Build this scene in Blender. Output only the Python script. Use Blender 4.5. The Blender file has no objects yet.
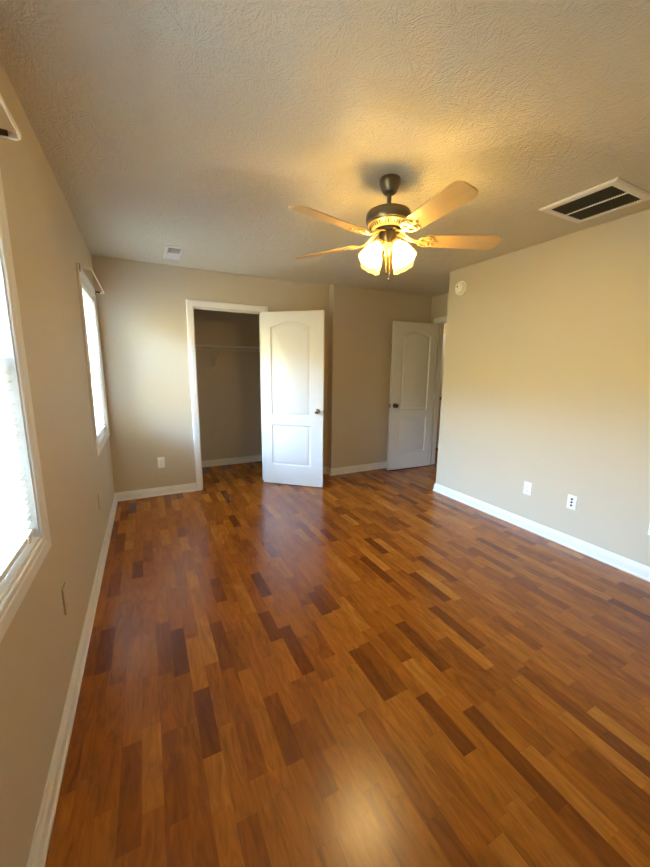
import bpy, bmesh, math, random
from mathutils import Vector, Matrix

# ------------------------------------------------------------------ camera, world, exposure
S = bpy.context.scene
COL = S.collection
random.seed(7)
PI = math.pi
R = math.radians

CAM = Vector((0.3707, 0.0, 1.3918))
F_PX = 352.39
yaw, pitch, roll = 0.469, -0.1769, 0.0105
fw = Vector((math.sin(yaw)*math.cos(pitch), math.cos(yaw)*math.cos(pitch), math.sin(pitch)))
rt = Vector((math.cos(yaw), -math.sin(yaw), 0))
up = rt.cross(fw)
r2 = math.cos(roll)*rt + math.sin(roll)*up
u2 = -math.sin(roll)*rt + math.cos(roll)*up
cd = bpy.data.cameras.new('camera')
cam = bpy.data.objects.new('camera', cd); COL.objects.link(cam)
cam.matrix_world = Matrix(((r2.x, u2.x, -fw.x, CAM.x), (r2.y, u2.y, -fw.y, CAM.y), (r2.z, u2.z, -fw.z, CAM.z), (0, 0, 0, 1)))
cd.sensor_fit = 'VERTICAL'; cd.sensor_height = 36.0
cd.lens = F_PX/867.0*36.0
cd.clip_start = 0.02
S.camera = cam

SKY_K = 27.0         # strength of the daylight
LAMP_W = 0.28         # glow put into the glass of the fan's shades
BULB_W = 52.0
HALL_W = 8.0  # strength of the added hallway light
EXPOSURE = 2.28

S.view_settings.view_transform = 'Standard'
S.view_settings.look = 'None'
S.view_settings.gamma = 1.0
S.view_settings.exposure = EXPOSURE
S.view_settings.use_curve_mapping = False
S.cycles.diffuse_bounces = 8
S.cycles.max_bounces = 14
S.cycles.transparent_max_bounces = 16

W_ = bpy.data.worlds.new('sky'); S.world = W_; W_.use_nodes = True
nt = W_.node_tree; nt.nodes.clear()
n_out = nt.nodes.new('ShaderNodeOutputWorld'); n_bg = nt.nodes.new('ShaderNodeBackground')
n_tc = nt.nodes.new('ShaderNodeTexCoord'); n_sep = nt.nodes.new('ShaderNodeSeparateXYZ')
n_map = nt.nodes.new('ShaderNodeMapRange'); n_ramp = nt.nodes.new('ShaderNodeValToRGB')
nt.links.new(n_tc.outputs['Generated'], n_sep.inputs[0]); nt.links.new(n_sep.outputs['Z'], n_map.inputs['Value'])
n_map.inputs['From Min'].default_value = -1; n_map.inputs['From Max'].default_value = 1
nt.links.new(n_map.outputs[0], n_ramp.inputs[0]); nt.links.new(n_ramp.outputs[0], n_bg.inputs['Color'])
cr = n_ramp.color_ramp
cr.elements[0].position = 0.0; cr.elements[0].color = (0.12, 0.11, 0.06, 1)
cr.elements[1].position = 1.0; cr.elements[1].color = (0.40, 0.66, 1.0, 1)
for pos, c in ((0.47, (0.18, 0.158, 0.084, 1)), (0.575, (0.23, 0.205, 0.115, 1)), (0.62, (0.50, 0.70, 1.0, 1)), (0.8, (0.44, 0.66, 1.0, 1))):
    e = cr.elements.new(pos); e.color = c
n_bg.inputs['Strength'].default_value = SKY_K
nt.links.new(n_bg.outputs[0], n_out.inputs[0])

# ------------------------------------------------------------------ room measures (metres)
H = 2.44
D = 4.1745           # closet wall
D2 = 4.05            # wall with the jog, right of the closet
XB = 2.521           # the jog
XE = 4.115           # wall with the entry door
WX = 3.355           # right wall
YC = 2.978           # end of the right wall
B = -0.62            # wall behind the camera
T = 0.12
CL0, CL1 = 0.883, 1.645   # closet opening
CH = 2.052
ED0, ED1 = 3.135, 3.905   # entry opening along y
CBK = 5.19           # closet back
CX0, CX1 = 0.36, 2.40
HX = 5.12            # hall far side
WZ0, WZ1 = 0.805, 2.035   # window opening
W1 = (0.644, 1.476)
W2 = (3.152, 3.984)

for i, (a, b) in enumerate((W1, W2)):     # openings through which the sky is sampled
    ld = bpy.data.lights.new('window_portal', 'AREA'); ld.shape = 'RECTANGLE'
    ld.size = WZ1-WZ0; ld.size_y = b-a; ld.cycles.is_portal = True
    o = bpy.data.objects.new('window_portal', ld); COL.objects.link(o)
    o.location = (-T-0.01, (a+b)/2, (WZ0+WZ1)/2); o.rotation_euler = (0, -PI/2, 0)

# ------------------------------------------------------------------ materials
def mat(name, col, rough=0.5, metal=0.0, **kw):
    m = bpy.data.materials.new(name); m.use_nodes = True
    b = m.node_tree.nodes['Principled BSDF']
    b.inputs['Base Color'].default_value = (*col, 1); b.inputs['Roughness'].default_value = rough
    b.inputs['Metallic'].default_value = metal
    for k, v in kw.items(): b.inputs[k.replace('_', ' ')].default_value = v
    return m
def srgb(r, g, b):
    f = lambda c: (c/255/12.92) if c/255 <= 0.04045 else ((c/255+0.055)/1.055)**2.4
    return (f(r), f(g), f(b))
def bump(m, scale, strength, dist, detail=3.0, vscale=None, distort=0.0, kind='noise'):
    n = m.node_tree; b = n.nodes['Principled BSDF']
    tc = n.nodes.new('ShaderNodeTexCoord'); mp = n.nodes.new('ShaderNodeMapping')
    if vscale: mp.inputs['Scale'].default_value = vscale
    n.links.new(tc.outputs['Object'], mp.inputs[0])
    no = n.nodes.new('ShaderNodeTexNoise'); no.inputs['Scale'].default_value = scale; no.inputs['Detail'].default_value = detail
    no.inputs['Distortion'].default_value = distort
    n.links.new(mp.outputs[0], no.inputs['Vector'])
    bp = n.nodes.new('ShaderNodeBump'); bp.inputs['Strength'].default_value = strength; bp.inputs['Distance'].default_value = dist
    n.links.new(no.outputs['Fac'], bp.inputs['Height']); n.links.new(bp.outputs[0], b.inputs['Normal'])
    return no

def tint(m, col, scale, amount):
    """slight unevenness of the surface colour"""
    n = m.node_tree; b = n.nodes['Principled BSDF']
    tc = n.nodes.new('ShaderNodeTexCoord'); no = n.nodes.new('ShaderNodeTexNoise'); no.inputs['Scale'].default_value = scale
    n.links.new(tc.outputs['Object'], no.inputs['Vector'])
    mx = n.nodes.new('ShaderNodeMix'); mx.data_type = 'RGBA'
    mx.inputs[6].default_value = (*[c*(1-amount) for c in col], 1); mx.inputs[7].default_value = (*[min(1, c*(1+amount)) for c in col], 1)
    n.links.new(no.outputs['Fac'], mx.inputs[0]); n.links.new(mx.outputs[2], b.inputs['Base Color'])

WALLC = srgb(196, 183.5, 161)
M_wall = mat('beige_wall_paint', WALLC, 0.5); bump(M_wall, 170, 0.10, 0.003, 2); tint(M_wall, WALLC, 2.0, 0.02)
TRIMC = srgb(226, 224, 219)
M_trim = mat('white_trim_paint', TRIMC, 0.32); tint(M_trim, TRIMC, 3, 0.015)
M_door = mat('white_door_paint', srgb(216, 214, 210), 0.36); bump(M_door, 90, 0.05, 0.002, 3, (1, 1, 0.06))
M_vinyl = mat('white_vinyl', srgb(235, 238, 240), 0.35); tint(M_vinyl, srgb(235, 238, 240), 5, 0.01)
M_plate = mat('white_plastic', srgb(236, 233, 224), 0.35); tint(M_plate, srgb(236, 233, 224), 20, 0.01)
M_dark = mat('dark_recess', (0.012, 0.010, 0.008), 0.6); tint(M_dark, (0.012, 0.010, 0.008), 30, 0.2)
M_nickel = mat('satin_nickel', (0.62, 0.58, 0.52), 0.22, 1.0); bump(M_nickel, 200, 0.03, 0.001)
M_bronze = mat('aged_bronze', (0.10, 0.07, 0.045), 0.32, 0.9); bump(M_bronze, 150, 0.05, 0.001)
M_pewter = mat('pewter_motor_finish', (0.20, 0.165, 0.11), 0.36, 0.85); bump(M_pewter, 120, 0.04, 0.001)
M_gold = mat('cream_gold_finish', (0.62, 0.47, 0.24), 0.35, 0.55); bump(M_gold, 120, 0.06, 0.001)
M_wire = mat('white_coated_wire', srgb(225, 222, 214), 0.4); tint(M_wire, srgb(225, 222, 214), 30, 0.02)
M_slat = mat('white_blind_slat', srgb(240, 240, 236), 0.4); tint(M_slat, srgb(240, 240, 236), 8, 0.01)
M_rod = mat('white_curtain_rod', srgb(238, 234, 222), 0.3); tint(M_rod, srgb(238, 234, 222), 10, 0.01)
M_filter = mat('grey_green_filter', srgb(92, 86, 62), 0.9); bump(M_filter, 200, 0.4, 0.004); tint(M_filter, srgb(92, 86, 62), 9, 0.35)

# brushed, stomped ceiling texture
CEILC = srgb(210, 201, 180)
M_ceil = mat('stomped_ceiling_plaster', CEILC, 0.55)
n = M_ceil.node_tree; b = n.nodes['Principled BSDF']
tc = n.nodes.new('ShaderNodeTexCoord')
warp = n.nodes.new('ShaderNodeTexNoise'); warp.inputs['Scale'].default_value = 5.0; warp.inputs['Detail'].default_value = 3
n.links.new(tc.outputs['Object'], warp.inputs['Vector'])
vor = n.nodes.new('ShaderNodeTexVoronoi'); vor.inputs['Scale'].default_value = 5.5
n.links.new(tc.outputs['Object'], vor.inputs['Vector'])
# each stomp mark: strokes fanned about the cell's centre
sub = n.nodes.new('ShaderNodeVectorMath'); sub.operation = 'SUBTRACT'
sc5 = n.nodes.new('ShaderNodeVectorMath'); sc5.operation = 'SCALE'; sc5.inputs['Scale'].default_value = 1.0
n.links.new(tc.outputs['Object'], sub.inputs[0]); n.links.new(vor.outputs['Position'], sub.inputs[1])
sp = n.nodes.new('ShaderNodeSeparateXYZ'); n.links.new(sub.outputs[0], sp.inputs[0])
at = n.nodes.new('ShaderNodeMath'); at.operation = 'ARCTAN2'; n.links.new(sp.outputs['Y'], at.inputs[0]); n.links.new(sp.outputs['X'], at.inputs[1])
cmb = n.nodes.new('ShaderNodeCombineXYZ')
m1 = n.nodes.new('ShaderNodeMath'); m1.operation = 'MULTIPLY'; m1.inputs[1].default_value = 3.0; n.links.new(at.outputs[0], m1.inputs[0])
ln = n.nodes.new('ShaderNodeVectorMath'); ln.operation = 'LENGTH'; n.links.new(sub.outputs[0], ln.inputs[0])
m2 = n.nodes.new('ShaderNodeMath'); m2.operation = 'MULTIPLY'; m2.inputs[1].default_value = 11.0; n.links.new(ln.outputs['Value'], m2.inputs[0])
vs = n.nodes.new('ShaderNodeSeparateColor'); n.links.new(vor.outputs['Color'], vs.inputs[0])
m3 = n.nodes.new('ShaderNodeMath'); m3.operation = 'MULTIPLY'; m3.inputs[1].default_value = 50.0; n.links.new(vs.outputs[0], m3.inputs[0])
n.links.new(m1.outputs[0], cmb.inputs[0]); n.links.new(m2.outputs[0], cmb.inputs[1]); n.links.new(m3.outputs[0], cmb.inputs[2])
ns = n.nodes.new('ShaderNodeTexNoise'); ns.inputs['Scale'].default_value = 1.3; ns.inputs['Detail'].default_value = 3; ns.inputs['Distortion'].default_value = 1.2
n.links.new(cmb.outputs[0], ns.inputs['Vector'])
nf = n.nodes.new('ShaderNodeTexNoise'); nf.inputs['Scale'].default_value = 85; nf.inputs['Detail'].default_value = 3; nf.inputs['Distortion'].default_value = 0.8
n.links.new(tc.outputs['Object'], nf.inputs['Vector'])
ad = n.nodes.new('ShaderNodeMath'); ad.operation = 'MULTIPLY_ADD'; ad.inputs[1].default_value = 0.8
n.links.new(nf.outputs['Fac'], ad.inputs[0]); n.links.new(ns.outputs['Fac'], ad.inputs[2])
bp = n.nodes.new('ShaderNodeBump'); bp.inputs['Strength'].default_value = 0.58; bp.inputs["Distance"].default_value = 0.015
n.links.new(ad.outputs[0], bp.inputs['Height']); n.links.new(bp.outputs[0], b.inputs['Normal'])

# strip laminate floor
M_floor = mat('strip_wood_laminate', (0.3, 0.1, 0.03), 0.26)
n = M_floor.node_tree; b = n.nodes['Principled BSDF']; L = n.links.new
def math_(op, a=None, bb=None, c=None):
    q = n.nodes.new('ShaderNodeMath'); q.operation = op
    for i, v in enumerate((a, bb, c)):
        if v is None: continue
        if isinstance(v, (int, float)): q.inputs[i].default_value = v
        else: L(v, q.inputs[i])
    return q.outputs[0]
tc = n.nodes.new('ShaderNodeTexCoord'); sp = n.nodes.new('ShaderNodeSeparateXYZ'); L(tc.outputs['Object'], sp.inputs[0])
STRIP = 0.066
u = math_('DIVIDE', sp.outputs['X'], STRIP); iu = math_('FLOOR', u); fu = math_('FRACT', u)
wn = n.nodes.new('ShaderNodeTexWhiteNoise'); wn.noise_dimensions = '1D'; L(iu, wn.inputs['W'])
v = math_('DIVIDE', sp.outputs['Y'], 0.30)
v = math_('ADD', v, math_('MULTIPLY', wn.outputs['Value'], 613.0))
vo = n.nodes.new('ShaderNodeTexVoronoi'); vo.voronoi_dimensions = '1D'; vo.inputs['Scale'].default_value = 1.0; vo.inputs['Randomness'].default_value = 1.0; L(v, vo.inputs['W'])
ve = n.nodes.new('ShaderNodeTexVoronoi'); ve.voronoi_dimensions = '1D'; ve.feature = 'DISTANCE_TO_EDGE'; ve.inputs['Scale'].default_value = 1.0; ve.inputs['Randomness'].default_value = 1.0; L(v, ve.inputs['W'])
vc = n.nodes.new('ShaderNodeSeparateColor'); L(vo.outputs['Color'], vc.inputs[0])
rnd = vc.outputs[0]
ramp = n.nodes.new('ShaderNodeValToRGB'); L(rnd, ramp.inputs[0])
c = ramp.color_ramp
FL = [(0.0, srgb(104, 50, 9)), (0.06, srgb(117, 59, 11)), (0.16, srgb(135, 72, 14)), (0.55, srgb(147, 82, 18)), (0.85, srgb(156, 91, 23)), (1.0, srgb(172, 108, 35))]
c.elements[0].position = FL[0][0]; c.elements[0].color = (*FL[0][1], 1); c.elements[1].position = 1; c.elements[1].color = (*FL[-1][1], 1)
for p, q in FL[1:-1]:
    e = c.elements.new(p); e.color = (*q, 1)
gv = n.nodes.new('ShaderNodeCombineXYZ')
L(math_('MULTIPLY', sp.outputs['X'], 26.0), gv.inputs[0]); L(math_('MULTIPLY', sp.outputs['Y'], 4.5), gv.inputs[1]); L(math_('MULTIPLY', rnd, 90.0), gv.inputs[2])
g1 = n.nodes.new('ShaderNodeTexNoise'); g1.inputs['Scale'].default_value = 1.0; g1.inputs['Detail'].default_value = 6; g1.inputs['Roughness'].default_value = 0.62; g1.inputs['Distortion'].default_value = 1.6
L(gv.outputs[0], g1.inputs['Vector'])
gv2 = n.nodes.new('ShaderNodeCombineXYZ')
L(math_('MULTIPLY', sp.outputs['X'], 220.0), gv2.inputs[0]); L(math_('MULTIPLY', sp.outputs['Y'], 22.0), gv2.inputs[1]); L(math_('MULTIPLY', rnd, 40.0), gv2.inputs[2])
g2 = n.nodes.new('ShaderNodeTexNoise'); g2.inputs['Scale'].default_value = 1.0; g2.inputs['Detail'].default_value = 3; L(gv2.outputs[0], g2.inputs['Vector'])
grain = math_('ADD', math_('MULTIPLY', math_('SUBTRACT', g1.outputs['Fac'], 0.5), 1.6), math_('MULTIPLY', math_('SUBTRACT', g2.outputs['Fac'], 0.5), 0.3))
gain = math_('ADD', 1.0, grain)
eu = math_('MULTIPLY', math_('MINIMUM', fu, math_('SUBTRACT', 1.0, fu)), STRIP)
ev = math_('MULTIPLY', ve.outputs['Distance'], 0.27)
mr = n.nodes.new('ShaderNodeMapRange'); L(math_('MINIMUM', eu, ev), mr.inputs['Value']); mr.inputs['From Min'].default_value = 0.0002; mr.inputs['From Max'].default_value = 0.0016
mr.inputs['To Min'].default_value = 0.86; mr.inputs['To Max'].default_value = 1.0
gain = math_('MULTIPLY', gain, mr.outputs[0])
hs = n.nodes.new('ShaderNodeVectorMath'); hs.operation = 'SCALE'; L(ramp.outputs[0], hs.inputs[0]); L(gain, hs.inputs['Scale'])
L(hs.outputs[0], b.inputs['Base Color'])
bp = n.nodes.new('ShaderNodeBump'); bp.inputs['Strength'].default_value = 0.06; bp.inputs['Distance'].default_value = 0.002
L(g2.outputs['Fac'], bp.inputs['Height']); L(bp.outputs[0], b.inputs['Normal'])
b.inputs['Specular IOR Level'].default_value = 0.5

# fan blade: light maple with grain along the blade
M_blade = mat('light_maple_blade', (0.5, 0.3, 0.1), 0.4)
n = M_blade.node_tree; b = n.nodes['Principled BSDF']
tc = n.nodes.new('ShaderNodeTexCoord'); mp = n.nodes.new('ShaderNodeMapping'); mp.inputs['Scale'].default_value = (4, 60, 60)
no = n.nodes.new('ShaderNodeTexNoise'); no.inputs['Scale'].default_value = 1; no.inputs['Detail'].default_value = 5; no.inputs['Distortion'].default_value = 0.7
n.links.new(tc.outputs['Object'], mp.inputs[0]); n.links.new(mp.outputs[0], no.inputs['Vector'])
mx = n.nodes.new('ShaderNodeMix'); mx.data_type = 'RGBA'; mx.inputs[6].default_value = (*srgb(196, 156, 96), 1); mx.inputs[7].default_value = (*srgb(222, 188, 128), 1)
n.links.new(no.outputs['Fac'], mx.inputs[0]); n.links.new(mx.outputs[2], b.inputs['Base Color'])

# window pane: thin clear glass
M_pane = bpy.data.materials.new('clear_pane'); M_pane.use_nodes = True
n = M_pane.node_tree; n.nodes.clear()
o_ = n.nodes.new('ShaderNodeOutputMaterial'); tr = n.nodes.new('ShaderNodeBsdfTransparent'); tr.inputs[0].default_value = (0.93, 0.96, 0.96, 1)
gl = n.nodes.new('ShaderNodeBsdfGlossy'); gl.inputs['Roughness'].default_value = 0.02
fr = n.nodes.new('ShaderNodeFresnel'); fr.inputs[0].default_value = 1.45; mx = n.nodes.new('ShaderNodeMixShader')
n.links.new(fr.outputs[0], mx.inputs[0]); n.links.new(tr.outputs[0], mx.inputs[1]); n.links.new(gl.outputs[0], mx.inputs[2]); n.links.new(mx.outputs[0], o_.inputs[0])

# lit frosted glass of the lamp shades and the bulbs in them
WARM = (1.0, 0.72, 0.24)
def glow(name, strength, col):
    m = bpy.data.materials.new(name); m.use_nodes = True
    b = m.node_tree.nodes['Principled BSDF']
    b.inputs['Base Color'].default_value = (0.85, 0.8, 0.68, 1); b.inputs['Roughness'].default_value = 0.35
    b.inputs['Emission Color'].default_value = (*col, 1); b.inputs['Emission Strength'].default_value = strength
    return m
M_shade = glow('lit_frosted_glass', LAMP_W, WARM)
n = M_shade.node_tree; b = n.nodes['Principled BSDF']
tl = n.nodes.new('ShaderNodeBsdfTransparent'); tl.inputs[0].default_value = (1.0, 0.90, 0.62, 1)
mx = n.nodes.new('ShaderNodeMixShader'); mx.inputs[0].default_value = 0.72
b.inputs['Base Color'].default_value = (0.75, 0.68, 0.48, 1)
n.links.new(b.outputs[0], mx.inputs[1]); n.links.new(tl.outputs[0], mx.inputs[2])
n.links.new(mx.outputs[0], n.nodes['Material Output'].inputs[0])
M_bulb = glow('lit_bulb', BULB_W, (1, 0.80, 0.42))

# ------------------------------------------------------------------ geometry helpers
def box(bm, x0, x1, y0, y1, z0, z1):
    vs = [bm.verts.new(p) for p in ((x0,y0,z0),(x1,y0,z0),(x1,y1,z0),(x0,y1,z0),(x0,y0,z1),(x1,y0,z1),(x1,y1,z1),(x0,y1,z1))]
    for f in ((0,3,2,1),(4,5,6,7),(0,1,5,4),(1,2,6,5),(2,3,7,6),(3,0,4,7)):
        bm.faces.new([vs[i] for i in f])
    return vs
def bbox(bm, x0, x1, y0, y1, z0, z1, r=0.002, seg=2):
    t = bmesh.new(); box(t, x0, x1, y0, y1, z0, z1)
    bmesh.ops.bevel(t, geom=t.edges[:], offset=r, segments=seg, affect='EDGES', profile=0.5)
    merge(bm, t)
def merge(bm, t, M=None):
    if M is not None: t.transform(M)
    me = bpy.data.meshes.new('tmp'); t.to_mesh(me); t.free(); bm.from_mesh(me); bpy.data.meshes.remove(me)
def lathe(bm, prof, seg=32, M=None):
    """prof: (r, z) pairs, turned about z"""
    t = bmesh.new(); rings = []
    for r, z in prof:
        if r < 1e-6: rings.append([t.verts.new((0, 0, z))])
        else: rings.append([t.verts.new((r*math.cos(2*PI*k/seg), r*math.sin(2*PI*k/seg), z)) for k in range(seg)])
    for a, b_ in zip(rings, rings[1:]):
        for k in range(seg):
            k2 = (k+1) % seg
            if len(a) == 1 and len(b_) == 1: continue
            if len(a) == 1: t.faces.new((a[0], b_[k], b_[k2]))
            elif len(b_) == 1: t.faces.new((a[k], a[k2], b_[0]))
            else: t.faces.new((a[k], a[k2], b_[k2], b_[k]))
    bmesh.ops.recalc_face_normals(t, faces=t.faces[:])
    merge(bm, t, M)
def tube(bm, pts, r, seg=10, closed=False, flat=None):
    """round bar along points; flat=(w,h) gives an oval"""
    pts = [Vector(p) for p in pts]; N = len(pts); rings = []
    prev = None
    for i, p in enumerate(pts):
        a = pts[(i-1) % N] if (closed or i > 0) else p
        c_ = pts[(i+1) % N] if (closed or i < N-1) else p
        d = (c_-a).normalized()
        if prev is None:
            ref = Vector((0, 0, 1)) if abs(d.z) < 0.9 else Vector((1, 0, 0))
            s = d.cross(ref).normalized()
        else: s = (prev - d*prev.dot(d)).normalized()
        prev = s; q = s.cross(d)
        w, h = flat if flat else (r, r)
        rr = 1.0
        rings.append([bm.verts.new(p + s*w*math.cos(2*PI*k/seg)*rr + q*h*math.sin(2*PI*k/seg)*rr) for k in range(seg)])
    M_ = N if closed else N-1
    for i in range(M_):
        a, c_ = rings[i], rings[(i+1) % N]
        for k in range(seg):
            k2 = (k+1) % seg
            bm.faces.new((a[k], a[k2], c_[k2], c_[k]))
    if not closed:
        bm.faces.new(rings[0][::-1]); bm.faces.new(rings[-1])
def sweep(path, prof, mapf, closed=False, split=False):
    """mitred moulding: path in a plane, prof = (offset to the left, height out of the plane)"""
    N = len(path); P = [Vector((*p, 0)) for p in path]
    def nrm(a, b_):
        d = (b_-a).normalized(); return Vector((-d.y, d.x, 0))
    offs = []
    for i in range(N):
        n0 = nrm(P[i-1], P[i]) if (closed or i > 0) else None
        n1 = nrm(P[i], P[(i+1) % N]) if (closed or i < N-1) else None
        if n0 is None: o = n1
        elif n1 is None: o = n0
        else:
            m = n0+n1; o = m/(1+n0.dot(n1))
        offs.append(o)
    out = []
    bm = bmesh.new()
    for i in range(N if closed else N-1):
        j = (i+1) % N
        if split: bm = bmesh.new()
        ra = [bm.verts.new(mapf(*(P[i]+offs[i]*o).xy, h)) for o, h in prof]
        rb = [bm.verts.new(mapf(*(P[j]+offs[j]*o).xy, h)) for o, h in prof]
        K = len(prof)
        for k in range(K):
            bm.faces.new((ra[k], ra[(k+1) % K], rb[(k+1) % K], rb[k]))
        bm.faces.new(ra); bm.faces.new(rb[::-1])
        if split:
            bmesh.ops.recalc_face_normals(bm, faces=bm.faces[:]); out.append(bm)
    if split: return out
    bmesh.ops.recalc_face_normals(bm, faces=bm.faces[:])
    return bm
def obj(name, bm, m, parent=None, smooth=None, label=None):
    bmesh.ops.recalc_face_normals(bm, faces=bm.faces[:]) if smooth else None
    me = bpy.data.meshes.new(name); bm.to_mesh(me); bm.free()
    for mm in (m if isinstance(m, (list, tuple)) else [m]): me.materials.append(mm)
    if smooth:
        me.shade_smooth()
        me.set_sharp_from_angle(angle=R(smooth))
    o = bpy.data.objects.new(name, me); COL.objects.link(o)
    if parent is not None: o.parent = parent
    if label: o['label'] = label
    return o
def tag(o, label, cat, group=None, kind=None):
    o['label'] = label; o['category'] = cat
    if group: o['group'] = group
    if kind: o['kind'] = kind
    return o
def thing(name, label, cat, loc=(0, 0, 0), rot=(0, 0, 0), group=None, kind=None):
    o = bpy.data.objects.new(name, None); COL.objects.link(o)
    o.location = loc; o.rotation_euler = rot; o.empty_display_size = 0.05
    return tag(o, label, cat, group, kind)
def copy_tree(o, parent=None):
    c_ = o.copy(); COL.objects.link(c_)
    if parent is not None: c_.parent = parent
    for ch in list(o.children): copy_tree(ch, c_)
    return c_
def struct(name, bm, m, label, cat, smooth=None):
    return tag(obj(name, bm, m, None, smooth), label, cat, None, 'structure')

# ------------------------------------------------------------------ shell
bm = bmesh.new(); box(bm, -T, HX+T, B-T, 6.6, -0.08, 0.0)
struct('floor', bm, M_floor, 'glossy reddish brown strip laminate floor', 'floor')
bm = bmesh.new(); box(bm, -T-0.3, HX+T+.3, B-T-.3, 6.9, H, H+0.12)
struct('ceiling', bm, M_ceil, 'beige white ceiling with stomped brush texture', 'ceiling')

bm = bmesh.new()
ys = [B-T, W1[0], W1[1], W2[0], W2[1], CBK+T]
for k in range(5):
    if k in (1, 3):
        box(bm, -T, 0, ys[k], ys[k+1], 0, WZ0); box(bm, -T, 0, ys[k], ys[k+1], WZ1, H)
    else: box(bm, -T, 0, ys[k], ys[k+1], 0, H)
struct('wall_left', bm, M_wall, 'long beige wall with the two windows', 'wall')
bm = bmesh.new()
box(bm, 0, CL0, D, D+T, 0, H); box(bm, CL1, XB, D, D+T, 0, H); box(bm, CL0, CL1, D, D+T, CH, H)
struct('wall_far', bm, M_wall, 'beige wall at the far end with the closet opening', 'wall')
bm = bmesh.new(); box(bm, XB, XE, D2, D+T, 0, H)
struct('wall_entry', bm, M_wall, 'beige wall behind the open entry door, stepped forward', 'wall')
bm = bmesh.new()
box(bm, XE, XE+T, YC, ED0, 0, H); box(bm, XE, XE+T, ED1, 6.5, 0, H); box(bm, XE, XE+T, ED0, ED1, 2.07, H)
struct('wall_doorway', bm, M_wall, 'narrow beige wall holding the entry doorway', 'wall')
bm = bmesh.new(); box(bm, WX, WX+T, B, YC, 0, H); box(bm, WX+T, XE+T, YC-T, YC, 0, H)
struct('wall_right', bm, M_wall, 'long plain beige wall on the right with outlets', 'wall')
bm = bmesh.new(); box(bm, 0, WX+T, B-T, B, 0, H)
struct('wall_back', bm, M_wall, 'beige wall behind the viewer', 'wall')
bm = bmesh.new()
box(bm, CX0, CX1, CBK, CBK+T, 0, H)
struct('wall_closet_back', bm, M_wall, 'beige wall at the back of the closet', 'wall')
bm = bmesh.new(); box(bm, CX0-T, CX0, D+T, CBK+T, 0, H)
struct('wall_closet_left', bm, M_wall, 'closet side wall on the window side', 'wall')
bm = bmesh.new(); box(bm, CX1, CX1+T, D+T, CBK+T, 0, H)
struct('wall_closet_right', bm, M_wall, 'closet side wall behind the open closet door', 'wall')
bm = bmesh.new(); box(bm, HX, HX+T, 2.3, 6.5, 0, H)
struct('wall_hall', bm, M_wall, 'hallway wall seen through the entry doorway', 'wall')
bm = bmesh.new(); box(bm, XE, HX+T, 6.5, 6.6, 0, H)
struct('wall_hall_end', bm, M_wall, 'end wall of the hallway', 'wall')
bm = bmesh.new(); box(bm, XE+T, HX+T, 2.2, 2.3, 0, H); box(bm, XE, XE+T, 2.2, YC-T, 0, H)
struct('wall_hall_near', bm, M_wall, 'near end wall of the hallway', 'wall')

# baseboards
BH = 0.094
BP = [(0, 0), (0.020, 0), (0.020, 0.012), (0.0145, 0.018), (0.0135, 0.062), (0.0105, 0.068), (0.0105, 0.075), (0.0065, 0.082), (0.0055, 0.090), (0.003, BH), (0, BH)]
xyz = lambda a, b_, h: (a, b_, h)
def boards(path, names):
    for bmx, (nm, lb) in zip(sweep(path, BP, xyz, split=True), names):
        if nm is None: bmx.free(); continue
        struct(nm, bmx, M_trim, lb, 'baseboard')
CASW = 0.066
boards([(CL0-CASW-.002, D), (0, D), (0, B), (WX, B), (WX, YC), (XE, YC), (XE, ED0-CASW-.002)],
       [('baseboard_far', 'white baseboard between the window wall and the closet'), ('baseboard_left', 'white baseboard along the window wall'),
        ('baseboard_back', 'white baseboard behind the viewer'), ('baseboard_right', 'white baseboard along the plain right wall'),
        ('baseboard_return', 'white baseboard around the end of the right wall'), ('baseboard_doorway', 'white baseboard beside the entry doorway')])
boards([(XE, ED1+CASW+.002), (XE, D2), (XB, D2), (XB, D), (CL1+CASW+.002, D)],
       [('baseboard_hinge', 'short white baseboard at the hinge side of the entry door'), ('baseboard_entry', 'white baseboard behind the open entry door'),
        ('baseboard_jog', 'tiny white baseboard on the wall jog'), ('baseboard_closet', 'white baseboard behind the open closet door')])
boards([(CX1, D+T), (CX1, CBK), (CX0, CBK), (CX0, D+T)],
       [('baseboard_closet_right', 'white baseboard on the closet side wall behind the open door'), ('baseboard_closet_back', 'white baseboard along the closet back wall'),
        ('baseboard_closet_left', 'white baseboard on the closet side wall by the windows')])
boards([(HX, 2.3), (HX, 4.52)], [('baseboard_hall', 'white baseboard in the hallway')])

# door casings + jambs
CP = [(0, 0), (0, 0.009), (0.004, 0.012), (0.018, 0.013), (0.024, 0.0155), (0.050, 0.0175), (0.060, 0.0175), (CASW, 0.013), (CASW, 0)]
def casing(a0, a1, top, mapf, close_z0=None):
    """U-shaped (door) or four-sided (window) mitred frame around an opening"""
    g = 0.003
    if close_z0 is None:
        return sweep([(a0-g, 0), (a0-g, top+g), (a1+g, top+g), (a1+g, 0)], CP, mapf)
    return sweep([(a0-g, close_z0-g), (a0-g, top+g), (a1+g, top+g), (a1+g, close_z0-g)], CP, mapf, closed=True)
bm = casing(CL0, CL1, CH, lambda a, b_, h: (a, D-h, b_))
struct('trim_1', bm, M_trim, 'white casing around the closet opening', 'door casing')
bm = bmesh.new()
J = 0.016
box(bm, CL0-.0, CL0+J-.014, D, D+T, 0, CH); box(bm, CL1-.002, CL1, D, D+T, 0, CH); box(bm, CL0+.002, CL1-.002, D, D+T, CH-.002, CH)
box(bm, CL0+.002, CL0+.012, D+.042, D+.075, 0, CH-.002); box(bm, CL1-.012, CL1-.002, D+.042, D+.075, 0, CH-.002); box(bm, CL0+.012, CL1-.012, D+.042, D+.075, CH-.012, CH-.002)
struct('trim_2', bm, M_trim, 'white jamb and stop inside the closet opening', 'door jamb')
ETOP = 2.07
bm = casing(ED0, ED1, ETOP, lambda a, b_, h: (XE-h, a, b_))
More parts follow.
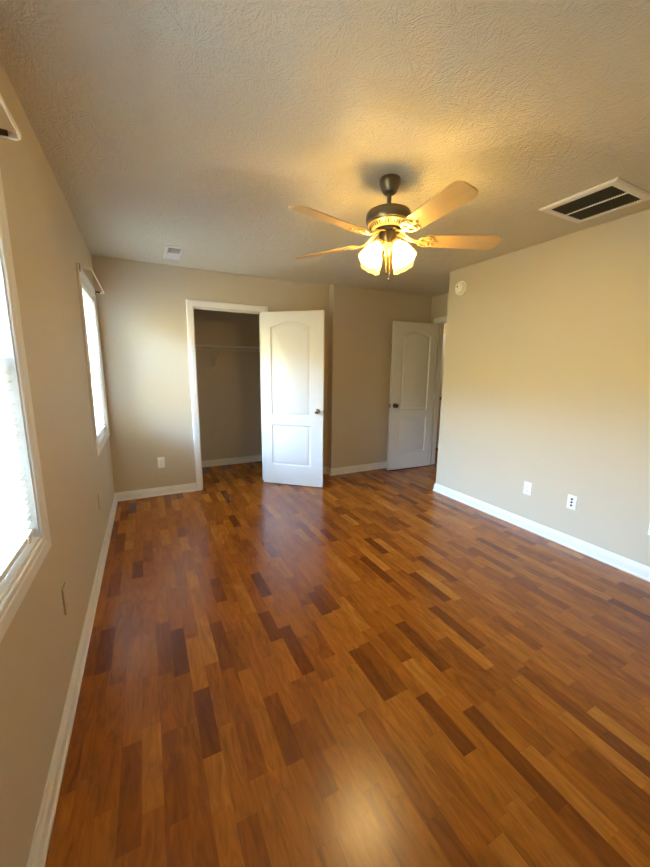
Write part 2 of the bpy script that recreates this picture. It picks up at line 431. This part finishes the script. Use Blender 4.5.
struct('trim_3', bm, M_trim, 'white casing around the entry doorway', 'door casing')
bm = bmesh.new()
box(bm, XE, XE+T, ED0, ED0+.002, 0, ETOP); box(bm, XE, XE+T, ED1-.002, ED1, 0, ETOP); box(bm, XE, XE+T, ED0+.002, ED1-.002, ETOP-.002, ETOP)
box(bm, XE+.04, XE+.075, ED0+.002, ED0+.012, 0, ETOP-.002); box(bm, XE+.04, XE+.075, ED1-.012, ED1-.002, 0, ETOP-.002); box(bm, XE+.04, XE+.075, ED0+.012, ED1-.012, ETOP-.012, ETOP-.002)
struct('trim_4', bm, M_trim, 'white jamb and stop inside the entry doorway', 'door jamb')

# ------------------------------------------------------------------ windows
M_sky = None
def window(name, y0, y1, label):
    w = thing(name, label, 'window', (0, (y0+y1)/2, WZ0), kind='structure')
    hw = (y1-y0)/2; hh = WZ1-WZ0
    obj('casing', casing(-hw, hw, hh, lambda a, b_, h: (h, a, b_), close_z0=0.0), M_trim, w)
    bm = bmesh.new()      # lining of the reveal
    t_ = 0.006
    box(bm, -T+.02, 0.004, -hw, -hw+t_, 0, hh); box(bm, -T+.02, 0.004, hw-t_, hw, 0, hh)
    box(bm, -T+.02, 0.004, -hw+t_, hw-t_, hh-t_, hh); box(bm, -T+.02, 0.004, -hw+t_, hw-t_, 0, t_)
    obj('reveal_lining', bm, M_trim, w)
    bm = bmesh.new(); f = 0.028; xo, xi = -0.118, -0.062
    box(bm, xo, xi, -hw+t_, -hw+f, t_, hh-t_); box(bm, xo, xi, hw-f, hw-t_, t_, hh-t_)
    box(bm, xo, xi, -hw+f, hw-f, hh-f, hh-t_); box(bm, xo, xi, -hw+f, hw-f, t_, f)
    obj('vinyl_frame', bm, M_vinyl, w)
    mid = 0.60
    for nm, x0, x1, z0, z1 in (('upper_sash', -0.112, -0.090, mid-.018, hh-f), ('lower_sash', -0.088, -0.064, f, mid+.018)):
        bm = bmesh.new(); r_ = 0.034; a, c_ = -hw+f, hw-f
        box(bm, x0, x1, a, a+r_, z0, z1); box(bm, x0, x1, c_-r_, c_, z0, z1)
        box(bm, x0, x1, a+r_, c_-r_, z1-r_, z1); box(bm, x0, x1, a+r_, c_-r_, z0, z0+r_)
        if nm == 'lower_sash': box(bm, x1, x1+.012, a+.05, c_-.05, z0+.012, z0+.020)
        s = obj(nm, bm, M_vinyl, w)
        bm = bmesh.new(); box(bm, (x0+x1)/2-.002, (x0+x1)/2+.002, a+r_, c_-r_, z0+r_, z1-r_)
        obj('pane', bm, M_pane, s)
    bm = bmesh.new(); bbox(bm, -0.086, -0.058, -.03, .03, mid+.018, mid+.028, .003)
    tube(bm, [(-.070, 0, mid+.028), (-.070, .012, mid+.036), (-.062, .034, mid+.038)], .004, 8)
    obj('sash_lock', bm, M_vinyl, w, 40)
    return w
window('window_1', *W1, 'nearer white double-hung window cut by the photo edge')
window('window_2', *W2, 'farther white double-hung window next to the room corner')

# blinds
def blind():
    hw = (W1[1]-W1[0])/2 - 0.012; hh = WZ1-WZ0
    t = thing('window_blind', 'white mini blind in the nearer window, cut by the photo edge', 'window blind', (-0.019, sum(W1)/2, WZ0), group='white mini blinds')
    bm = bmesh.new(); bbox(bm, -0.018, 0.016, -hw, hw, hh-.048, hh-.008, .002)
    obj('headrail', bm, M_slat, t)
    bm = bmesh.new()
    pitch_, zb, zt = 0.0235, 0.072, hh-.062
    k = int((zt-zb)/pitch_); tilt = R(4)
    for i in range(k+1):
        z = zb+i*pitch_
        prof = []
        for s_ in (-1, -.5, 0, .5, 1):
            x = s_*0.0125; c_ = 0.0018*(1-s_*s_)
            prof.append((x*math.cos(tilt)-c_*math.sin(tilt), x*math.sin(tilt)*-1+c_*math.cos(tilt)))
        lo = [[bm.verts.new((x, yy, z+dz)) for x, dz in prof] for yy in (-hw+.004, hw-.004)]
        hi = [[bm.verts.new((x, yy, z+dz+.0007)) for x, dz in prof] for yy in (-hw+.004, hw-.004)]
        for q in range(4):
            bm.faces.new((lo[0][q], lo[1][q], lo[1][q+1], lo[0][q+1])); bm.faces.new((hi[0][q], hi[0][q+1], hi[1][q+1], hi[1][q]))
        bm.faces.new((lo[0][0], hi[0][0], hi[1][0], lo[1][0])); bm.faces.new((lo[0][4], lo[1][4], hi[1][4], hi[0][4]))
        for e_ in (0, 1):
            for q in range(4): bm.faces.new((lo[e_][q], lo[e_][q+1], hi[e_][q+1], hi[e_][q]))
    obj('slats', bm, M_slat, t)
    bm = bmesh.new(); bbox(bm, -0.013, 0.013, -hw+.004, hw-.004, .026, .044, .003)
    br = obj('bottom_rail', bm, M_slat, t)
    for yy in (hw-.0725, -hw+.0725):
        bm = bmesh.new(); bbox(bm, 0.012, 0.018, yy-.0125, yy+.0125, .020, .050, .002)
        obj('cord_button', bm, M_plate, br)
    for yy in (-hw+.1, 0, hw-.1):
        bm = bmesh.new()
        for xx in (-.0135, .0135): tube(bm, [(xx, yy, .04), (xx, yy, hh-.05)], .0006, 5)
        obj('ladder_cord', bm, M_plate, t)
    bm = bmesh.new(); tube(bm, [(.022, -hw+.07, hh-.03), (.022, -hw+.07, hh-.75)], .004, 6)
    obj('tilt_wand', bm, M_plate, t)
    return t
bl = blind()
b2 = copy_tree(bl); b2.location.y = sum(W2)/2; b2['label'] = 'white mini blind in the farther window by the room corner'

# curtain rods
def rod(y0, y1, z, label):
    t = thing('curtain_rod', label, 'curtain rod', (0, (y0+y1)/2, z), group='white curtain rods')
    h = (y1-y0)/2; x = 0.085; r_ = .022
    pts = [(0.022, -h, 0)]
    pts += [(x-r_+r_*math.sin(a), -h+r_-r_*math.cos(a), 0) for a in [PI/2*k/6 for k in range(7)]]
    pts += [(x-r_+r_*math.cos(a), h-r_+r_*math.sin(a), 0) for a in [PI/2*k/6 for k in range(7)]]
    pts += [(0.022, h, 0)]
    bm = bmesh.new(); tube(bm, pts, .01, 12, flat=(.0045, .0105))
    obj('rod', bm, M_rod, t, 50)
    for s_ in (-1, 1):
        bm = bmesh.new(); bbox(bm, 0.0135, 0.0205, s_*h-.013, s_*h+.013, -.026, .022, .001)
        bbox(bm, 0.0205, 0.055, s_*h-s_*.0105-.0015, s_*h-s_*.0105+.0015, -.008, .008, .0005)
        obj('bracket', bm, M_bronze, t)
    return t
rod(0.60, 1.512, 2.082, 'white flat curtain rod above the nearer window, cut by the photo edge')
rod(3.11, 4.03, 2.082, 'white flat curtain rod above the farther window by the corner')

# ------------------------------------------------------------------ moulded two-panel doors
def panel_loop(x0, x1, z0, z1, arch, ins):
    x0 += ins; x1 -= ins; z0 += ins; z1 -= ins
    pts = [(x0, z0), (x1, z0)]
    K = 20 if arch else 1
    for k in range(K+1):
        s_ = k/K; x = x1+(x0-x1)*s_
        e_ = 0.0
        if arch: e_ = arch*(0.5-0.5*math.cos(2*PI*s_))**0.75
        pts.append((x, z1+e_))
    return pts
def door_slab(Wd, Hd, th, panels):
    bm = bmesh.new()
    for sgn, y in ((-1, 0.0), (1, th)):
        nd = lambda dep: y - sgn*dep
        outer = [bm.verts.new((x, y, z)) for x, z in ((0, 0), (Wd, 0), (Wd, Hd), (0, Hd))]
        edges = [bm.edges.new((outer[i], outer[(i+1) % 4])) for i in range(4)]
        for (x0, x1, z0, z1, arch) in panels:
            prev = None
            for ins, dep in ((0, 0), (.003, .004), (.010, .0105), (.018, .0115), (.022, .0115), (.036, .0034), (.041, .0022)):
                lp = [bm.verts.new((x, nd(dep), z)) for x, z in panel_loop(x0, x1, z0, z1, arch, ins)]
                if prev is None:
                    edges += [bm.edges.new((lp[i], lp[(i+1) % len(lp)])) for i in range(len(lp))]
                else:
                    for i in range(len(lp)):
                        j = (i+1) % len(lp); bm.faces.new((prev[i], prev[j], lp[j], lp[i]))
                prev = lp
            bm.faces.new(prev)
        bmesh.ops.triangle_fill(bm, edges=edges, use_beauty=True, normal=(0, sgn, 0))
        if sgn < 0: fr_ = outer
        else: bk_ = outer
    for i in range(4):
        j = (i+1) % 4; bm.faces.new((fr_[i], fr_[j], bk_[j], bk_[i]))
    bmesh.ops.recalc_face_normals(bm, faces=bm.faces[:])
    return bm
KNOB = [(0, 0), (.032, 0), (.033, .003), (.030, .007), (.014, .010), (.011, .014), (.011, .026), (.016, .031), (.024, .036), (.0275, .044), (.0265, .052), (.021, .058), (.010, .061), (0, .0615)]
def add_door(name, label, loc, rotz, Wd, Hd, metal, mlabel, hinges=True):
    th = 0.035
    dr = thing(name, label, 'door', loc, (0, 0, rotz), kind='structure')
    pan = [(.122, Wd-.152, .845, 1.868, .058), (.122, Wd-.152, .240, .735, 0)]
    obj('slab', door_slab(Wd, Hd, th, pan), M_door, dr, 25)
    for s_ in ((-1, 1) if hinges else (-1,)):
        bm = bmesh.new()
        M_ = Matrix.Translation((Wd-.066, 0 if s_ < 0 else th, .915)) @ Matrix.Rotation(PI/2 if s_ < 0 else -PI/2, 4, 'X')
        lathe(bm, KNOB, 28, M_)
        obj('door_knob', bm, metal, dr, 40, mlabel)
    bm = bmesh.new(); bbox(bm, Wd, Wd+.0015, .006, .029, .888, .942, .0006); bbox(bm, Wd+.0015, Wd+.010, .012, .023, .907, .923, .002)
    obj('latch', bm, metal, dr)
    for z in ((.18, 1.02, 1.83) if hinges else ()):
        bm = bmesh.new(); tube(bm, [(-.004, th+.004, z-.045), (-.004, th+.004, z+.045)], .006, 10)
        box(bm, -.002, 0, .002, th, z-.044, z+.044)
        obj('hinge', bm, M_trim, dr)
    return dr
# closet door: hinged on the right of the opening and swung about 140 degrees
ca = R(-41.5)
add_door('door_1', 'white two-panel door swung open in front of the closet', (CL1-.015-.035*math.sin(R(40)), D-.022-.035*math.cos(R(40)), 0.010), ca, 0.762, 2.035, M_nickel, 'shiny nickel door knob')
# entry door: opened flat along the far wall; local +x runs to the free edge, its visible face looks at the room
dr = add_door('door_2', 'white two-panel door with dark knob standing open at the entry doorway', (0, 0, 0.010), 0, 0.742, 2.035, M_bronze, 'dark bronze door knob')
# mirror so that the hinge side is on the right: rotate by 180 degrees and put the face towards the room
dr.rotation_euler = (0, 0, PI+R(-3.0)); dr.location = (XE-.022, ED1-.012, 0.010)
d3 = add_door('door_3', 'white hallway door glimpsed past the entry doorway', (HX-.037, 5.346, 0.010), R(-90), 0.742, 2.035, M_bronze, 'dark bronze door knob', hinges=False)

# ------------------------------------------------------------------ closet shelf
t = thing('wire_shelf', 'white wire closet shelf with hanging rail high on the closet back wall', 'shelf', (0, CBK, 1.70))
bm = bmesh.new()
x0, x1, dp = CX0+.01, CX1-.01, .305
k = int((x1-x0)/.0254)
for i in range(k+1):
    x = x0+i*(x1-x0)/k
    tube(bm, [(x, -.006, 0), (x, -dp+.01, 0), (x, -dp, -.008), (x, -dp, -.05)], .0016, 5)
obj('deck_wires', bm, M_wire, t)
for yy, zz, rr in ((-.008, -.005, .003), (-.105, -.005, .003), (-.205, -.005, .003), (-dp, .001, .0035), (-dp, -.052, .0045)):
    bm = bmesh.new(); tube(bm, [(x0, yy, zz), (x1, yy, zz)], rr, 8); obj('shelf_rail', bm, M_wire, t)
for bx in (1.235, 2.05):
    bm = bmesh.new()
    for dx in (-.045, .045):
        tube(bm, [(bx+dx, -dp, -.05), (bx+dx*.9, -dp+.02, -.07), (bx+dx*.12, -.008, -.275)], .004, 7)
    tube(bm, [(bx-.045, -dp, -.052), (bx+.045, -dp, -.052)], .004, 7)
    bbox(bm, bx-.012, bx+.012, -.010, 0, -.30, -.262, .002)
    obj('support_brace', bm, M_wire, t)

# ------------------------------------------------------------------ vents
t = thing('return_air_grille', 'square white return air grille with dark openings on the ceiling by the right wall', 'vent', (2.955, 1.405, H))
bm = bmesh.new()
hx, hy, ix, iy = .220, .218, .172, .182
VP = [(0, 0), (0, .006), (-.010, .013), (-.032, .015), (-.047, .013), (-.047, .004), (-.04, 0)]
bm = sweep([(-hx, -hy), (-hx, hy), (hx, hy), (hx, -hy)], [(-o, h) for o, h in [(-a, b_) for a, b_ in VP]], lambda a, b_, h: (a, b_, -h), closed=True)
obj('frame', bm, M_trim, t)
bm = bmesh.new(); box(bm, -ix-.004, ix+.004, -iy+.014, iy-.014, -.003, -.001)
box(bm, -ix-.004, ix+.004, -iy-.002, -iy+.014, -.003, -.001); box(bm, -ix-.004, ix+.004, iy-.014, iy+.002, -.003, -.001)
obj('filter', bm, M_filter, t)
bm = bmesh.new(); bbox(bm, -.004, .004, -iy+.014-.02, iy-.014+.02, -.0145, -.004, .001); obj('divider', bm, M_trim, t)
bm = bmesh.new()
kk = 27
for i in range(kk):
    y = -iy+.012+i*(2*iy-.024)/(kk-1)
    for a, c_ in ((-ix-.002, -.005), (.005, ix+.002)):
        vs = [bm.verts.new(p) for p in ((a, y-.003, -.0035), (c_, y-.003, -.0035), (c_, y+.003, -.012), (a, y+.003, -.012), (a, y-.0022, -.0035), (c_, y-.0022, -.0035), (c_, y+.0038, -.012), (a, y+.0038, -.012))]
        for f in ((0, 1, 2, 3), (7, 6, 5, 4), (0, 4, 5, 1), (3, 2, 6, 7), (0, 3, 7, 4), (1, 5, 6, 2)): bm.faces.new([vs[q] for q in f])
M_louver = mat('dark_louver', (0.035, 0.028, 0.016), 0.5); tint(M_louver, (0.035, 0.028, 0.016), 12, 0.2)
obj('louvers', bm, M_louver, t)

t = thing('supply_register', 'small white supply register on the ceiling near the far wall', 'vent', (.683, 3.735, H))
hx, hy = .075, .195
bm = sweep([(-hx, -hy), (-hx, hy), (hx, hy), (hx, -hy)], [(0, 0), (0, .004), (-.006, .008), (-.022, .010), (-.026, .008), (-.026, 0)], lambda a, b_, h: (a, b_, -h), closed=True)
bmesh.ops.recalc_face_normals(bm, faces=bm.faces[:])
obj('frame', bm, M_trim, t)
bm = bmesh.new(); box(bm, -.05, .05, -.172, .172, -.002, -.001); obj('duct_opening', bm, M_dark, t)
bm = bmesh.new()
for i in range(22):
    y = -.165+i*.015; s_ = 1 if i >= 10 else -1
    dx = .0055
    vs = [bm.verts.new(p) for p in ((-.05, y-s_*dx, -.0022), (.05, y-s_*dx, -.0022), (.05, y+s_*dx, -.0095), (-.05, y+s_*dx, -.0095))]
    bm.faces.new(vs)
lv = obj('louvers', bm, M_trim, t); md = lv.modifiers.new('solid', 'SOLIDIFY'); md.thickness = .0008
bm = bmesh.new(); bbox(bm, -.05, .05, -.022, -.014, -.011, -.002, .001); obj('divider', bm, M_trim, t)

# ------------------------------------------------------------------ smoke detector
t = thing('smoke_detector', 'round white smoke detector high on the end of the right wall', 'smoke detector', (WX, 2.805, 2.243), (0, -PI/2, 0))
bm = bmesh.new(); lathe(bm, [(0, 0), (.068, 0), (.070, .003), (.070, .014), (.065, .016), (.063, .005), (0, .005)], 40); obj('base_plate', bm, M_plate, t, 35)
bm = bmesh.new(); lathe(bm, [(0, .005), (.052, .005), (.054, .022), (.052, .034), (.046, .042), (.030, .046), (0, .047)], 40); obj('body', bm, M_plate, t, 35)
bm = bmesh.new(); lathe(bm, [(0, .0465), (.008, .0465), (.008, .049), (0, .0495)], 16, Matrix.Translation((.012, .012, 0))); obj('test_button', bm, M_dark, t, 35, 'small dark test button')

# ------------------------------------------------------------------ outlets and wall plates (local: x = width, z = height, -y = out of the wall)
def plate_mesh(t):
    bm = bmesh.new(); bbox(bm, -.035, .035, -.006, 0, -.0575, .0575, .0025, 3); obj('cover_plate', bm, M_plate, t, 40)
def outlet(label, loc, rz):
    t = thing('wall_outlet', label, 'outlet', loc, (0, 0, rz), group='wall outlets')
    plate_mesh(t)
    for z in (.0195, -.0195):
        bm = bmesh.new(); bbox(bm, -.0165, .0165, -.0075, -.0055, z-.014, z+.014, .0008)
        bmesh.ops.bevel(bm, geom=[e for e in bm.edges if abs((e.verts[0].co-e.verts[1].co).normalized().y) > .9], offset=.004, segments=2, affect='EDGES')
        rc = obj('receptacle', bm, M_plate, t)
        bm = bmesh.new(); box(bm, -.0075, -.0053, -.0081, -.0074, z-.001, z+.008); box(bm, .0050, .0072, -.0081, -.0074, z-.000, z+.007)
        lathe(bm, [(0, 0), (.0026, 0), (.0026, .0008), (0, .0008)], 10, Matrix.Translation((0, -.0073, z-.0075)) @ Matrix.Rotation(PI/2, 4, 'X'))
        obj('slot', bm, M_dark, rc)
    bm = bmesh.new(); lathe(bm, [(0, 0), (.003, 0), (.0022, .0012), (0, .0014)], 12, Matrix.Translation((0, -.006, 0)) @ Matrix.Rotation(PI/2, 4, 'X')); obj('screw', bm, M_plate, t)
    return t
o0 = outlet('white outlet on the far wall between the window and the closet', (.466, D, .374), 0)
def put(label, loc, rz):
    c_ = copy_tree(o0); c_.location = loc; c_.rotation_euler = (0, 0, rz); c_['label'] = label; return c_
put('white outlet on the right wall, nearest the smoke detector end', (WX, 1.870, .374), -PI/2)
put('white outlet plate on the right wall cut by the photo edge', (WX, .972, .372), -PI/2)
for lb, py, pz in (('beige painted blank plate seen edge-on on the window wall, below the space between the windows', 1.698, .427),
                   ('beige painted blank plate seen edge-on on the window wall, under the farther window', 2.97, .417)):
    t = thing('blank_plate', lb, 'wall plate', (0, py, pz), (0, 0, PI/2), group='painted plates on the window wall')
    bm = bmesh.new(); bbox(bm, -.035, .035, -.007, 0, -.0575, .0575, .0025, 3); obj('cover_plate', bm, M_wall, t, 40)
    for z in (.030, -.030):
        bm = bmesh.new(); lathe(bm, [(0, 0), (.003, 0), (.0022, .0012), (0, .0014)], 12, Matrix.Translation((0, -.007, z)) @ Matrix.Rotation(PI/2, 4, 'X')); obj('screw', bm, M_wall, t)
t = thing('jack_plate', 'white wall plate with three dark jacks in a column on the right wall', 'wall plate', (WX, 1.499, .374), (0, 0, -PI/2))
plate_mesh(t)
for z in (-.026, 0, .026):
    bm = bmesh.new(); lathe(bm, [(0, 0), (.0085, 0), (.0085, .002), (.0065, .0024), (0, .0024)], 16, Matrix.Translation((0, -.006, z)) @ Matrix.Rotation(PI/2, 4, 'X'))
    obj('jack', bm, M_dark, t, None, 'dark round jack')

# ------------------------------------------------------------------ ceiling fan
FX, FY = 1.66, 1.78
fan = thing('ceiling_fan', 'five-blade ceiling fan with maple blades, pewter motor and lit glass shades', 'ceiling fan', (FX, FY, H))
Z = lambda z: z-H
def L_(prof): return [(r, Z(z)) for r, z in prof]
bm = bmesh.new(); lathe(bm, L_([(0, 2.44), (.054, 2.44), (.058, 2.435), (.0585, 2.426), (.056, 2.410), (.048, 2.390), (.040, 2.374), (.033, 2.366), (.022, 2.362), (0, 2.362)]), 40); obj('canopy', bm, M_pewter, fan, 40)
bm = bmesh.new(); lathe(bm, L_([(.0125, 2.37), (.0125, 2.29), (.024, 2.288), (.024, 2.276)]), 20); obj('downrod', bm, M_pewter, fan, 40)
bm = bmesh.new(); lathe(bm, L_([(.02, 2.284), (.06, 2.282), (.100, 2.276), (.120, 2.266), (.126, 2.254), (.127, 2.222), (.122, 2.212), (.112, 2.208), (.0, 2.208)]), 48); mh = obj('motor_housing', bm, M_pewter, fan, 40)
bm = bmesh.new(); lathe(bm, L_([(.0, 2.209), (.114, 2.209), (.116, 2.203), (.108, 2.198), (.092, 2.184), (.070, 2.178), (0, 2.178)]), 48); vr = obj('vent_ring', bm, M_gold, fan, 40)
bm = bmesh.new()
for k in range(40):
    a = 2*PI*k/40
    t_ = bmesh.new(); box(t_, -.009, .009, -.0028, .0028, -.001, .001)
    merge(bm, t_, Matrix.Rotation(a, 4, 'Z') @ Matrix.Translation((.1005, 0, Z(2.190))) @ Matrix.Rotation(R(-41), 4, 'Y'))
obj('vent_slots', bm, M_dark, vr)
bm = bmesh.new(); lathe(bm, L_([(0, 2.179), (.074, 2.179), (.076, 2.172), (.070, 2.163), (0, 2.163)]), 40); obj('flywheel', bm, M_dark, fan, 40)
bm = bmesh.new(); lathe(bm, L_([(0, 2.164), (.046, 2.164), (.048, 2.158), (.047, 2.118), (.042, 2.110), (0, 2.110)]), 36); obj('switch_housing', bm, M_pewter, fan, 40)
bm = bmesh.new(); lathe(bm, L_([(0, 2.111), (.040, 2.111), (.044, 2.104), (.042, 2.094), (.030, 2.082), (.016, 2.072), (.012, 2.060), (.014, 2.052), (.008, 2.042), (0, 2.040)]), 36); ft = obj('light_fitter', bm, M_gold, fan, 40)

blade_z, tipR = 2.128, .645
def blade_parts(parent, ang):
    M0 = Matrix.Rotation(ang, 4, 'Z')
    PT = Matrix.Rotation(R(-14), 4, 'X')
    # blade outline: gently widening with rounded corners
    top = []
    r0, r1 = .205, tipR
    for k in range(0, 7):
        a = PI - PI/2*k/6.0
        top.append((r0+.030+.030*math.cos(a), .052-.030+.030*math.sin(a)))
    for k in range(0, 9):
        a = PI/2 - PI/2*k/8.0
        top.append((r1-.045+.045*math.cos(a), .066-.045+.045*math.sin(a)))
    out = top + [(x, -y) for x, y in top[::-1]]
    bm = bmesh.new()
    lo = [bm.verts.new((x, y, -.003)) for x, y in out]; hi = [bm.verts.new((x, y, .003)) for x, y in out]
    bm.faces.new(lo[::-1]); bm.faces.new(hi)
    for i in range(len(out)):
        j = (i+1) % len(out); bm.faces.new((lo[i], lo[j], hi[j], hi[i]))
    o = obj('blade', bm, M_blade, parent)
    o.matrix_local = M0 @ Matrix.Translation((0, 0, Z(blade_z))) @ PT
    # scrolled blade iron under the blade
    bm = bmesh.new()
    zz = -.0065
    for s_ in (-1, 1):
        tube(bm, [(.045, s_*.012, Z(2.168)-Z(blade_z)), (.085, s_*.014, .030), (.120, s_*.010, .008), (.150, s_*.006, -.004), (.180, s_*.008, zz)], .006, 8, flat=(.007, .004))
        ring = [(.210+.030*math.cos(a), s_*.022+.018*math.sin(a), zz) for a in [2*PI*k/18 for k in range(18)]]
        tube(bm, ring, .004, 7, closed=True, flat=(.0045, .003))
        tube(bm, [(.180, s_*.008, zz), (.196, s_*.034, zz), (.222, s_*.047, zz), (.252, s_*.040, zz), (.262, s_*.022, zz), (.250, s_*.010, zz)], .004, 7, flat=(.0045, .003))
    tube(bm, [(.175, 0, zz), (.262, 0, zz), (.285, 0, zz)], .006, 8, flat=(.009, .003))
    for px, py in ((.225, .044), (.225, -.044), (.278, 0)):
        lathe(bm, [(0, -.004), (.006, -.003), (.007, 0), (.007, .003), (0, .003)], 10, Matrix.Translation((px, py, zz)))
    obj('blade_iron', bm, M_gold, o, 50)
for k in range(5): blade_parts(fan, R(-24+72*k))

# four tulip glass shades on short arms
def shade_bm():
    bm = bmesh.new(); seg = 48
    prof = [(.020, 0), (.024, .004), (.030, .018), (.040, .036), (.049, .056), (.054, .076), (.056, .094), (.058, .108), (.062, .120)]
    rings = []
    for side in (0, 1):
        for (r_, z) in (prof if side == 0 else prof[::-1]):
            ring = []
            for k in range(seg):
                a = 2*PI*k/seg; w = (z/.12)**4
                rr = (r_ - (.0025 if side else 0))*(1+.03*w*math.cos(8*a)); z2 = z + .002*w*math.cos(8*a)
                ring.append(bm.verts.new((rr*math.cos(a), rr*math.sin(a), -z2)))
            rings.append(ring)
    N = len(rings)
    for i in range(N):
        a_, c_ = rings[i], rings[(i+1) % N]
        for k in range(seg):
            k2 = (k+1) % seg; bm.faces.new((a_[k], a_[k2], c_[k2], c_[k]))
    bmesh.ops.recalc_face_normals(bm, faces=bm.faces[:])
    return bm
sme = bme = hme = None
for k in range(4):
    az = R(9+90*k); M0 = Matrix.Rotation(az, 4, 'Z')
    bm = bmesh.new(); tube(bm, [(.030, 0, Z(2.100)), (.046, 0, Z(2.112)), (.060, 0, Z(2.110)), (.066, 0, Z(2.098))], .006, 10)
    M1 = Matrix.Translation((.064, 0, Z(2.104))) @ Matrix.Rotation(R(-36), 4, 'Y')
    lathe(bm, [(0, .004), (.018, .004), (.024, -.002), (.026, -.020), (.021, -.022), (0, -.022)], 24, M1)
    arm = obj('lamp_arm', bm, M_gold, fan, 40); arm.matrix_local = M0
    sh = obj('glass_shade', shade_bm(), M_shade, arm, 60, 'glowing frosted tulip glass'); sh.matrix_local = M1 @ Matrix.Translation((0, 0, -.014))
    bm = bmesh.new(); lathe(bm, [(0, 0), (.012, 0), (.013, -.022), (.022, -.040), (.028, -.058), (.025, -.074), (.014, -.084), (0, -.086)], 24)
    bu = obj('bulb', bm, M_bulb, arm, 60); bu.matrix_local = M1 @ Matrix.Translation((0, 0, -.020))
for (dx, dy, zt, zb) in ((-.030, -.034, 2.125, 1.955), (-.014, -.044, 2.125, 1.915)):
    bm = bmesh.new()
    nb = int((zt-zb)/.006)
    tube(bm, [(dx, dy, Z(zt)), (dx, dy, Z(zb))], .0012, 6)
    for q in range(nb):
        z = zt-q*.006; lathe(bm, [(0, .002), (.002, 0), (0, -.002)], 6, Matrix.Translation((dx, dy, Z(z))))
    pc = obj('pull_chain', bm, M_gold, fan)
    bm = bmesh.new(); lathe(bm, [(0, 0), (.004, -.003), (.006, -.012), (.005, -.020), (0, -.023)], 14, Matrix.Translation((dx, dy, Z(zb)))); obj('chain_fob', bm, M_dark, pc, 50, 'dark pull chain end')

# ------------------------------------------------------------------ unseen hallway light, added to brighten the hall
t = thing('added_hall_light', 'added round light in the hallway, out of view', 'added light', (4.68, 4.5, H))
bm = bmesh.new(); lathe(bm, [(0, 0), (.13, 0), (.13, -.02), (.0, -.02)], 32); obj('base', bm, M_plate, t, 40)
bm = bmesh.new(); lathe(bm, [(.12, -.02), (.115, -.05), (.08, -.08), (0, -.095)], 32); obj('diffuser', bm, glow('added_hall_glow', HALL_W, (1, .85, .6)), t, 60)
